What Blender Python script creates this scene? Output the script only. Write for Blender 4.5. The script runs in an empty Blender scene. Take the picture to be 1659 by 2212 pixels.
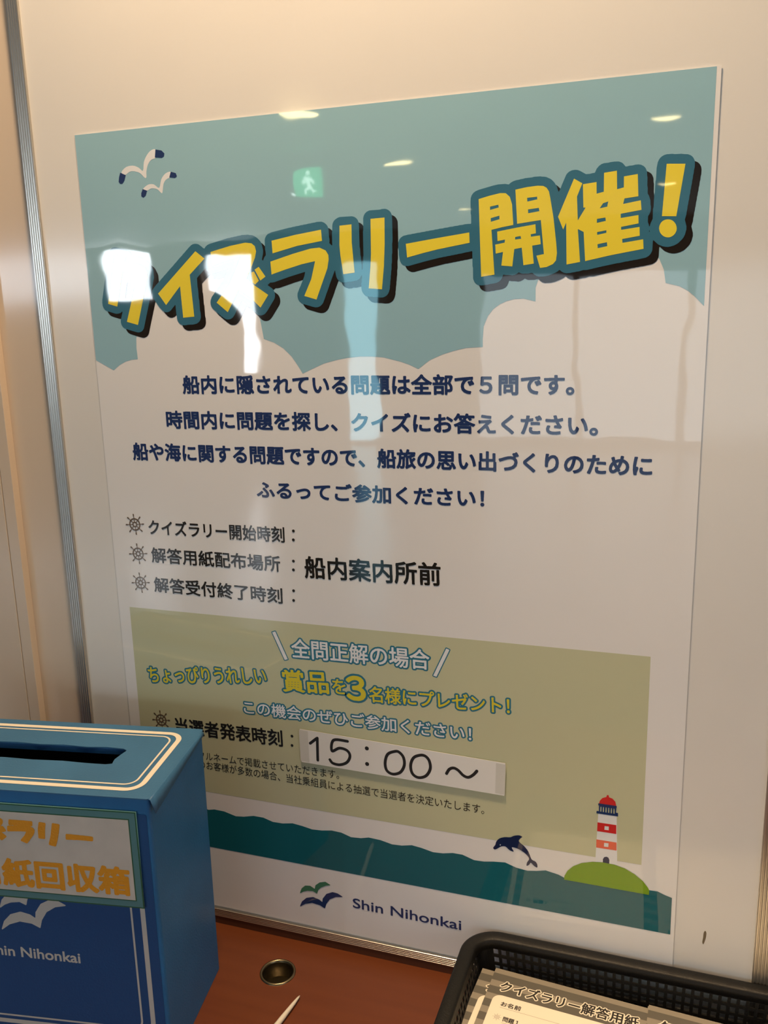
import bpy, bmesh, math, random
import numpy as np
from mathutils import Matrix, Vector

random.seed(7)
SC = bpy.context.scene
COL = SC.collection
Z0 = 1.70                      # height of the poster's top edge above the floor

# ------------------------------------------------------------------ camera
cam_d = bpy.data.cameras.new('camera')
cam_d.sensor_fit = 'HORIZONTAL'
cam_d.sensor_width = 36.0
cam_d.lens = 1890.0 * 36.0 / 1659.0
cam_d.clip_start = 0.02
cam = bpy.data.objects.new('camera', cam_d)
COL.objects.link(cam)
CR = [[0.9469430491281658, -0.04722170710846771, 0.3179134663483355],
      [0.3204656604474907, 0.2141487529478333, -0.9227361876965927],
      [-0.024507594370026427, 0.9756589680767814, 0.2179196086393886]]
M4 = Matrix.Identity(4)
for i in range(3):
    for j in range(3):
        M4[i][j] = CR[i][j]
M4[0][3], M4[1][3], M4[2][3] = 0.5782187, -0.7751447, Z0 - 0.1813169
cam.matrix_world = M4
SC.camera = cam

# ------------------------------------------------------------------ view and world
SC.view_settings.view_transform = 'Standard'
SC.view_settings.look = 'None'
SC.view_settings.exposure = 0.0
SC.view_settings.gamma = 1.0
SC.view_settings.use_curve_mapping = False
world = bpy.data.worlds.new('daylight')
SC.world = world
world.use_nodes = True
world.node_tree.nodes['Background'].inputs[0].default_value = (0.75, 0.85, 1.0, 1)
world.node_tree.nodes['Background'].inputs[1].default_value = 1.0

# ------------------------------------------------------------------ lamps
def area(name, loc, target, size, power, col, sy=None, spread=180):
    L = bpy.data.lights.new(name, 'AREA')
    L.shape = 'RECTANGLE' if sy else 'DISK'
    L.size = size
    if sy: L.size_y = sy
    L.energy = power
    L.color = col
    L.spread = math.radians(spread)
    o = bpy.data.objects.new(name, L)
    COL.objects.link(o)
    o.location = loc
    o.rotation_euler = (Vector(target) - Vector(loc)).to_track_quat('-Z', 'Y').to_euler()
    return o
SPOT = (0.27, -0.25, 2.47)
SPOT2 = (0.60, -0.27, 2.47)
area('downlight_over_board', SPOT, (0.27, -0.25, 0), 0.11, 17.0, (1.0, 0.70, 0.42))
area('downlight_over_counter', SPOT2, (0.60, -0.27, 0.86), 0.11, 0.8, (1.0, 0.68, 0.38), spread=37)
area('daylight_fill_right', (1.74, -1.15, 1.62), (0.55, 0.0, 1.45), 0.9, 1.3, (0.70, 0.88, 1.0), 0.8)  # soft daylight fill, added at an unseen spot on the right
area('room_ceiling_wash', (-2.5, -4.6, 2.44), (-2.5, -4.6, 0), 3.4, 1.5, (1.0, 0.86, 0.70), 3.4)

# ------------------------------------------------------------------ materials
def nt(m): return m.node_tree.nodes, m.node_tree.links
def mat(name, col, rough=0.5, spec=0.5, metal=0.0, wave=0.0, grain=0.0, gscale=300.0, var=0.0, vscale=6.0, emit=None, estr=0.0, coat=0.0):
    m = bpy.data.materials.new(name)
    m.use_nodes = True
    n, l = nt(m)
    b = n['Principled BSDF']
    b.inputs['Base Color'].default_value = (*col, 1)
    b.inputs['Roughness'].default_value = rough
    b.inputs['Specular IOR Level'].default_value = spec
    b.inputs['Metallic'].default_value = metal
    b.inputs['Coat Weight'].default_value = coat
    if emit:
        b.inputs['Emission Color'].default_value = (*emit, 1)
        b.inputs['Emission Strength'].default_value = estr
    tc = n.new('ShaderNodeTexCoord')
    last = None
    if wave:
        a = n.new('ShaderNodeTexNoise'); a.inputs['Scale'].default_value = 7.0; a.inputs['Detail'].default_value = 2.5
        l.new(tc.outputs['Object'], a.inputs['Vector'])
        bp = n.new('ShaderNodeBump'); bp.inputs['Strength'].default_value = 1.0; bp.inputs['Distance'].default_value = wave
        l.new(a.outputs['Fac'], bp.inputs['Height'])
        last = bp
    if grain:
        a = n.new('ShaderNodeTexNoise'); a.inputs['Scale'].default_value = gscale; a.inputs['Detail'].default_value = 3
        l.new(tc.outputs['Object'], a.inputs['Vector'])
        bp = n.new('ShaderNodeBump'); bp.inputs['Strength'].default_value = grain; bp.inputs['Distance'].default_value = 0.001
        l.new(a.outputs['Fac'], bp.inputs['Height'])
        if last: l.new(last.outputs['Normal'], bp.inputs['Normal'])
        last = bp
    if last: l.new(last.outputs['Normal'], b.inputs['Normal'])
    if var:
        a = n.new('ShaderNodeTexNoise'); a.inputs['Scale'].default_value = vscale; a.inputs['Detail'].default_value = 5
        l.new(tc.outputs['Object'], a.inputs['Vector'])
        r = n.new('ShaderNodeValToRGB')
        r.color_ramp.elements[0].position = 0.3; r.color_ramp.elements[1].position = 0.7
        r.color_ramp.elements[0].color = (*[c * (1 - var) for c in col], 1)
        r.color_ramp.elements[1].color = (*[min(1, c * (1 + var)) for c in col], 1)
        l.new(a.outputs['Fac'], r.inputs['Fac'])
        l.new(r.outputs['Color'], b.inputs['Base Color'])
    return m

WAVE = 0.0006
def ink(name, col): return mat(name, col, rough=0.025, wave=WAVE)
M = {}
M['paper'] = ink('poster_paper', (0.80, 0.79, 0.79))
M['sky'] = ink('print_sky_blue', (0.30, 0.51, 0.60))
M['yellow'] = ink('print_yellow', (0.86, 0.70, 0.06))
M['teal'] = ink('print_outline_blue', (0.045, 0.17, 0.26))
M['shadow'] = ink('print_dark_brown', (0.018, 0.014, 0.012))
M['navy'] = ink('print_navy', (0.020, 0.042, 0.14))
M['black'] = ink('print_black', (0.018, 0.016, 0.014))
M['brown'] = ink('print_wheel_brown', (0.13, 0.085, 0.05))
M['khaki'] = ink('print_khaki', (0.56, 0.57, 0.38))
M['pyellow'] = ink('print_prize_yellow', (0.70, 0.60, 0.05))
M['pteal'] = ink('print_prize_outline', (0.04, 0.19, 0.28))
M['pwhite'] = ink('print_white', (0.78, 0.80, 0.83))
M['sea'] = ink('print_sea', (0.010, 0.125, 0.16))
M['dolphin'] = ink('print_dolphin_navy', (0.010, 0.020, 0.075))
M['red'] = ink('print_red', (0.62, 0.03, 0.03))
M['red_sheen'] = ink('print_red_with_reflection', (0.80, 0.12, 0.06))  # same red as above, lightened by a reflection put into the colour
M['green'] = ink('print_island_green', (0.20, 0.36, 0.015))
M['lgreen'] = ink('print_logo_green', (0.05, 0.20, 0.12))
M['board'] = mat('board_white_enamel', (0.74, 0.72, 0.69), rough=0.11, wave=0.0003, var=0.03, vscale=3)
M['alu'] = mat('ribbed_aluminium', (0.56, 0.54, 0.50), rough=0.28, metal=0.95)
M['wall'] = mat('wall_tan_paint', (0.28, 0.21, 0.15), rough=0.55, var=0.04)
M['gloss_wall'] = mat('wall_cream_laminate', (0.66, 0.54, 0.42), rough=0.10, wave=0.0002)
M['ceil'] = mat('ceiling_white', (0.62, 0.60, 0.57), rough=0.7)
M['floor'] = mat('floor_dark_tile', (0.07, 0.045, 0.03), rough=0.22, var=0.2, vscale=2)
M['dwood'] = mat('dark_wood_strip', (0.085, 0.030, 0.016), rough=0.3)
M['slip'] = mat('slip_paper', (0.80, 0.79, 0.77), rough=0.45)
M['slipink'] = mat('slip_black_ink', (0.012, 0.011, 0.010), rough=0.45)
M['tape'] = mat('clear_tape', (0.66, 0.66, 0.62), rough=0.12)
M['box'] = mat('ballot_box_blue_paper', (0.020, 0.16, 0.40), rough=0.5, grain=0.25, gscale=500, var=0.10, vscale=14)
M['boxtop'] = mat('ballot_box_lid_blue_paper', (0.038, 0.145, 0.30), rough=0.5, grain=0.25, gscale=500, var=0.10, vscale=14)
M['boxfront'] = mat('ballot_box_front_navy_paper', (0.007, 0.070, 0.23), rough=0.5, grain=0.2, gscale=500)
M['inside'] = mat('box_inside_shade', (0.012, 0.008, 0.006), rough=0.9)  # near-black colour stands in for the shade inside the box
M['cream'] = mat('cream_printed_line', (0.80, 0.74, 0.62), rough=0.5)
M['signframe'] = mat('sign_teal_border', (0.10, 0.25, 0.27), rough=0.35)
M['signedge'] = mat('sign_green_edge', (0.03, 0.12, 0.06), rough=0.35)
M['signpaper'] = mat('sign_grey_paper', (0.64, 0.60, 0.54), rough=0.4, var=0.05, vscale=40)
M['orange'] = mat('sign_orange_letters', (0.80, 0.34, 0.02), rough=0.4, grain=0.25, gscale=700)
M['greyink'] = mat('box_print_grey', (0.58, 0.57, 0.53), rough=0.5)
M['brass'] = mat('grommet_antique_brass', (0.30, 0.24, 0.14), rough=0.3, metal=1.0)
M['dark'] = mat('grommet_dark_inside', (0.05, 0.04, 0.025), rough=0.4, metal=0.6)
M['stick'] = mat('white_plastic', (0.72, 0.68, 0.60), rough=0.35)
M['basket'] = mat('basket_black_plastic', (0.007, 0.0065, 0.006), rough=0.5, spec=0.3, grain=0.3, gscale=700)
M['lpaper'] = mat('leaflet_cream_paper', (0.80, 0.74, 0.63), rough=0.6)
M['lstripe1'] = mat('leaflet_light_grey_stripe', (0.25, 0.225, 0.185), rough=0.6)
M['lstripe2'] = mat('leaflet_dark_grey_stripe', (0.105, 0.097, 0.082), rough=0.6)
M['lblack'] = mat('leaflet_black_ink', (0.02, 0.017, 0.014), rough=0.6)
M['lgrey'] = mat('leaflet_grey_ink', (0.45, 0.42, 0.37), rough=0.6)
M['pane'] = mat('daylight_pane', (0.8, 0.85, 0.9), rough=0.2, emit=(0.93, 1.0, 1.06), estr=24.0)
M['glow'] = mat('daylight_door_glass', (0.8, 0.85, 0.9), rough=0.2, emit=(0.40, 0.86, 1.05), estr=7.5)
M['sheer'] = mat('daylight_sheer_pane', (0.8, 0.85, 0.9), rough=0.2, emit=(0.86, 0.97, 1.1), estr=8.0)
M['facade'] = mat('daylight_facade_glass', (0.8, 0.85, 0.9), rough=0.2, emit=(0.80, 0.97, 1.1), estr=2.3)
M['fillpane'] = mat('added_side_fill_pane', (0.8, 0.85, 0.9), rough=0.2, emit=(0.80, 0.88, 1.0), estr=1.0)  # glow of the added, unseen opening on the right
M['lampglow'] = mat('lamp_warm_diffuser', (0.9, 0.8, 0.6), rough=0.4, emit=(1.0, 0.80, 0.36), estr=28.0)
M['lampcool'] = mat('lamp_cool_diffuser', (0.9, 0.9, 0.9), rough=0.4, emit=(0.80, 1.0, 0.95), estr=20.0)
M['lamprim'] = mat('lamp_white_rim', (0.7, 0.7, 0.68), rough=0.4)
M['exit'] = mat('exit_sign_green', (0.02, 0.35, 0.18), rough=0.4, emit=(0.01, 0.85, 0.38), estr=6.0)
M['exitw'] = mat('exit_sign_white', (0.8, 0.85, 0.82), rough=0.4, emit=(0.6, 1.0, 0.8), estr=14.0)
M['curtain'] = mat('curtain_brown_cloth', (0.20, 0.13, 0.09), rough=0.8)

# wood for the counter: grain along x
def wood(name, c1, c2):
    m = mat(name, c1, rough=0.38)
    n, l = nt(m)
    tc = n.new('ShaderNodeTexCoord'); mp = n.new('ShaderNodeMapping')
    mp.inputs['Scale'].default_value = (2.0, 26.0, 26.0)
    a = n.new('ShaderNodeTexNoise'); a.inputs['Scale'].default_value = 3.0; a.inputs['Detail'].default_value = 6
    r = n.new('ShaderNodeValToRGB')
    r.color_ramp.elements[0].color = (*c1, 1); r.color_ramp.elements[1].color = (*c2, 1)
    r.color_ramp.elements[0].position = 0.35; r.color_ramp.elements[1].position = 0.68
    l.new(tc.outputs['Object'], mp.inputs['Vector']); l.new(mp.outputs['Vector'], a.inputs['Vector'])
    l.new(a.outputs['Fac'], r.inputs['Fac']); l.new(r.outputs['Color'], n['Principled BSDF'].inputs['Base Color'])
    return m
M['wood'] = wood('counter_orange_wood', (0.122, 0.031, 0.009), (0.140, 0.037, 0.011))

# ------------------------------------------------------------------ helpers
def link(name, me, m, parent=None, loc=(0, 0, 0)):
    me.materials.clear()
    me.materials.append(m)
    o = bpy.data.objects.new(name, me)
    COL.objects.link(o)
    o.location = loc
    if parent: o.parent = parent
    return o
def mesh_of(name, verts, faces, m, parent=None, loc=(0, 0, 0), smooth=False):
    me = bpy.data.meshes.new(name)
    me.from_pydata([tuple(v) for v in verts], [], faces)
    me.update()
    if smooth:
        for p in me.polygons: p.use_smooth = True
    return link(name, me, m, parent, loc)
def root(name, label, cat, loc, rz=0.0, group=None):
    o = bpy.data.objects.new(name, None)
    COL.objects.link(o)
    o.location = loc; o.rotation_euler = (0, 0, rz); o.empty_display_size = 0.05
    o['label'] = label; o['category'] = cat
    if group: o['group'] = group
    return o
def tag(o, label, cat, group=None):
    o['label'] = label; o['category'] = cat
    if group: o['group'] = group
    return o
BOXF = [(0, 1, 3, 2), (4, 6, 7, 5), (0, 4, 5, 1), (2, 3, 7, 6), (0, 2, 6, 4), (1, 5, 7, 3)]
def box(name, a, b, m, parent=None, bevel=0.0, loc=(0, 0, 0)):
    v = [(x, y, z) for x in (a[0], b[0]) for y in (a[1], b[1]) for z in (a[2], b[2])]
    me = bpy.data.meshes.new(name)
    me.from_pydata(v, [], BOXF); me.update()
    bm = bmesh.new(); bm.from_mesh(me)
    bmesh.ops.recalc_face_normals(bm, faces=bm.faces)
    if bevel: bmesh.ops.bevel(bm, geom=bm.edges[:], offset=bevel, segments=3, affect='EDGES', profile=0.5)
    bm.to_mesh(me); bm.free()
    return link(name, me, m, parent, loc)
def struct(o):
    o['kind'] = 'structure'
    return o

# filled outlines: loops of (x, y) -> flat (or extruded) mesh; frame maps (x, y, d) to 3-D
def fill_mesh(loops, thick=0.0):
    cu = bpy.data.curves.new('outline', 'CURVE')
    cu.dimensions = '2D'; cu.fill_mode = 'BOTH' if thick else 'FRONT'; cu.extrude = thick / 2
    for lp in loops:
        s = cu.splines.new('POLY'); s.points.add(len(lp) - 1)
        a = np.zeros((len(lp), 4)); a[:, :2] = lp; a[:, 3] = 1
        s.points.foreach_set('co', a.ravel()); s.use_cyclic_u = True
    o = bpy.data.objects.new('outline', cu)
    COL.objects.link(o)
    bpy.context.view_layer.update()
    me = bpy.data.meshes.new_from_object(o.evaluated_get(bpy.context.evaluated_depsgraph_get()))
    bpy.data.objects.remove(o); bpy.data.curves.remove(cu)
    return me
def place(me, fn):
    n = len(me.vertices)
    a = np.empty(n * 3); me.vertices.foreach_get('co', a); a = a.reshape(-1, 3)
    a = fn(a)
    me.vertices.foreach_set('co', np.ascontiguousarray(a).ravel())
    me.update()
    return me
def wallmap(depth):                      # millimetres on the board -> metres, printed face towards -y
    def f(a): return np.stack([a[:, 0] / 1000, -depth + 0 * a[:, 0] - a[:, 2] / 1000, a[:, 1] / 1000], 1)
    return f
def flatmap(z):                          # millimetres on a horizontal sheet
    def f(a): return np.stack([a[:, 0] / 1000, a[:, 1] / 1000, z + a[:, 2] / 1000], 1)
    return f
_tx = {}
def text_data(s):
    if s not in _tx:
        cu = bpy.data.curves.new('text', 'FONT'); cu.body = s; cu.size = 1; cu.resolution_u = 4
        o = bpy.data.objects.new('text', cu)
        COL.objects.link(o); bpy.context.view_layer.update()
        me = bpy.data.meshes.new_from_object(o.evaluated_get(bpy.context.evaluated_depsgraph_get()))
        bpy.data.objects.remove(o); bpy.data.curves.remove(cu)
        co = np.empty(len(me.vertices) * 3); me.vertices.foreach_get('co', co); co = co.reshape(-1, 3)[:, :2]
        key = np.round(co * 5000).astype(int)
        cnt = {}
        for p in me.polygons:
            vs = p.vertices
            for i in range(len(vs)):
                a, b = tuple(key[vs[i]]), tuple(key[vs[(i + 1) % len(vs)]])
                if a == b: continue
                k = (a, b) if a < b else (b, a)
                cnt[k] = cnt.get(k, 0) + 1
        ed = np.array([k for k, c in cnt.items() if c % 2 == 1], float) / 5000
        _tx[s] = (me, co, ed)
    return _tx[s]
def fitmap(co, p0, p1, h):
    mn, mx = co.min(0), co.max(0)
    dx, dy = p1[0] - p0[0], p1[1] - p0[1]
    L = math.hypot(dx, dy); ux, uy = dx / L, dy / L
    def f(c):
        u = (c[..., 0] - mn[0]) / (mx[0] - mn[0]) * L
        v = (c[..., 1] - mn[1]) / (mx[1] - mn[1]) * h
        return np.stack([p0[0] + u * ux - v * uy, p0[1] + u * uy + v * ux], -1)
    return f
def loop_edges(loops):
    out = []
    for lp in loops:
        a = np.array(lp, float); out.append(np.stack([a, np.roll(a, -1, 0)], 1))
    return np.concatenate(out)
def raster(edges, org, h, nx, ny):
    c = np.zeros((ny, nx + 1), np.int32)
    for (x0, y0), (x1, y1) in edges:
        if y0 == y1: continue
        if y0 > y1: x0, y0, x1, y1 = x1, y1, x0, y0
        r0 = max(0, math.ceil((y0 - org[1]) / h - 0.5)); r1 = min(ny, math.ceil((y1 - org[1]) / h - 0.5))
        if r1 <= r0: continue
        rows = np.arange(r0, r1)
        yy = org[1] + (rows + 0.5) * h
        xx = x0 + (yy - y0) * (x1 - x0) / (y1 - y0)
        cc = np.clip(np.ceil((xx - org[0]) / h - 0.5).astype(int), 0, nx)
        np.add.at(c, (rows, cc), 1)
    return (np.cumsum(c[:, :nx], 1) % 2).astype(bool)
def edt(mask, lim):
    big = 1e6
    d = np.where(mask, 0.0, big)
    for k in range(1, d.shape[1]): np.minimum(d[:, k], d[:, k - 1] + 1, out=d[:, k])
    for k in range(d.shape[1] - 2, -1, -1): np.minimum(d[:, k], d[:, k + 1] + 1, out=d[:, k])
    d2 = np.minimum(d, lim + 2) ** 2
    out = d2.copy()
    for s in range(1, int(lim) + 3):
        out[s:] = np.minimum(out[s:], d2[:-s] + s * s)
        out[:-s] = np.minimum(out[:-s], d2[s:] + s * s)
    return np.sqrt(out)
def contours(F, org, h):
    ny, nx = F.shape
    I = F < 0
    c = (I[:-1, :-1] * 1 + I[:-1, 1:] * 2 + I[1:, 1:] * 4 + I[1:, :-1] * 8)
    T = {1: [(3, 0)], 2: [(0, 1)], 3: [(3, 1)], 4: [(1, 2)], 5: [(3, 2), (1, 0)], 6: [(0, 2)], 7: [(3, 2)], 8: [(2, 3)],
         9: [(2, 0)], 10: [(0, 3), (2, 1)], 11: [(2, 1)], 12: [(1, 3)], 13: [(1, 0)], 14: [(0, 3)]}
    def key(i, j, e):
        return {0: 2 * (i * nx + j), 1: 2 * (i * nx + j + 1) + 1, 2: 2 * ((i + 1) * nx + j), 3: 2 * (i * nx + j) + 1}[e]
    nxt = {}
    ii, jj = np.nonzero((c > 0) & (c < 15))
    for i, j, q in zip(ii.tolist(), jj.tolist(), c[ii, jj].tolist()):
        for a, b in T[q]: nxt[key(i, j, a)] = key(i, j, b)
    def pos(k):
        v = k & 1; k >>= 1; i, j = divmod(k, nx)
        if v: a, b = F[i, j], F[i + 1, j]; return (j, i + a / (a - b))
        a, b = F[i, j], F[i, j + 1]; return (j + a / (a - b), i)
    loops = []
    while nxt:
        k0, k = nxt.popitem()
        lp = [k0]
        while k != k0 and k in nxt:
            lp.append(k); k = nxt.pop(k)
        if len(lp) < 6: continue
        p = np.array([pos(q) for q in lp])
        for tol in (0.03, 0.06, 0.1, 0.14, 0.18, 0.2, 0.2):
            if len(p) < 9: break
            a, b = np.roll(p, 1, 0), np.roll(p, -1, 0)
            ab = b - a; L = np.hypot(ab[:, 0], ab[:, 1]) + 1e-9
            d = np.abs(ab[:, 0] * (p[:, 1] - a[:, 1]) - ab[:, 1] * (p[:, 0] - a[:, 0])) / L
            kill = (d < tol) & (np.arange(len(p)) % 2 == 1)
            p = p[~kill]
        loops.append(np.array(org) + (p + 0.5) * h)
    return loops
def grow(edges, r, h):
    """outline of everything within r of the shape (round corners)"""
    pts = edges.reshape(-1, 2)
    pad = r + 4 * h
    org = pts.min(0) - pad
    nx, ny = (np.ceil((pts.max(0) + pad - org) / h)).astype(int)
    m = raster(edges, org, h, nx, ny)
    F = edt(m, r / h + 2)
    F = np.where(m, 0, F - 0.5) - r / h
    G = F.copy()
    for _ in range(2):
        G[1:-1, 1:-1] = (G[1:-1, 1:-1] * 4 + G[:-2, 1:-1] + G[2:, 1:-1] + G[1:-1, :-2] + G[1:-1, 2:]) / 8
    return contours(G, org, h)
def thick_line(pts, w):
    """a stroke with round ends, as loops"""
    pts = np.array(pts, float)
    h = w / 16
    pad = w
    org = pts.min(0) - pad
    nx, ny = (np.ceil((pts.max(0) + pad - org) / h)).astype(int)
    X, Y = np.meshgrid(org[0] + (np.arange(nx) + .5) * h, org[1] + (np.arange(ny) + .5) * h)
    D = np.full(X.shape, 1e9)
    for a, b in zip(pts[:-1], pts[1:]):
        ab = b - a; t = np.clip(((X - a[0]) * ab[0] + (Y - a[1]) * ab[1]) / (ab @ ab), 0, 1)
        D = np.minimum(D, np.hypot(X - a[0] - t * ab[0], Y - a[1] - t * ab[1]))
    return contours((D - w / 2) / h, org, h)
def spline(pts, n=6):
    p = [np.array(q, float) for q in pts]
    closed = np.allclose(p[0], p[-1]) and len(p) > 3
    out = []
    for i in range(len(p) - 1):
        a = p[i - 1] if i > 0 else (p[-2] if closed else p[i]); b, c = p[i], p[i + 1]
        d = p[i + 2] if i + 2 < len(p) else (p[1] if closed else p[i + 1])
        for k in range(n):
            t = k / n
            out.append(0.5 * (2 * b + (c - a) * t + (2 * a - 5 * b + 4 * c - d) * t * t + (3 * b - a - 3 * c + d) * t ** 3))
    out.append(p[-1])
    return out
def printed(name, loops, m, parent, fn, label=None):
    me = place(fill_mesh(loops), fn)
    o = link(name, me, m, parent)
    if label: o['label'] = label
    return o
def text_loops(s, p0, p1, h, g=0.0, res=None):
    me, co, ed = text_data(s)
    f = fitmap(co, p0, p1, h)
    return grow(f(ed), g * h, res or h / 110)
def lettering(name, s, p0, p1, h, m, parent, fn, g=0.0, label=None):
    if g > 0.009:
        return printed(name, text_loops(s, p0, p1, h, g), m, parent, fn, label)
    src, co, ed = text_data(s)
    me = src.copy()
    xy = fitmap(co, p0, p1, h)(co)
    a = np.concatenate([xy, np.zeros((len(xy), 1))], 1)
    me.vertices.foreach_set('co', np.ascontiguousarray(fn(a)).ravel()); me.update()
    o = link(name, me, m, parent)
    if label: o['label'] = label
    return o
def rrect(x0, y0, x1, y1, r, n=8):
    out = []
    for cx, cy, a0 in ((x1 - r, y1 - r, 0), (x0 + r, y1 - r, 90), (x0 + r, y0 + r, 180), (x1 - r, y0 + r, 270)):
        for k in range(n + 1):
            a = math.radians(a0 + 90 * k / n); out.append((cx + r * math.cos(a), cy + r * math.sin(a)))
    return out
def circle(cx, cy, r, n=40): return [(cx + r * math.cos(2 * math.pi * k / n), cy + r * math.sin(2 * math.pi * k / n)) for k in range(n)]
def lathe(name, prof, m, parent=None, loc=(0, 0, 0), n=48):
    v, f = [], []
    for r, z in prof:
        for k in range(n):
            a = 2 * math.pi * k / n; v.append((r * math.cos(a), r * math.sin(a), z))
    for i in range(len(prof) - 1):
        for k in range(n):
            k2 = (k + 1) % n
            f.append((i * n + k, i * n + k2, (i + 1) * n + k2, (i + 1) * n + k))
    return mesh_of(name, v, f, m, parent, loc, smooth=True)

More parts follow.
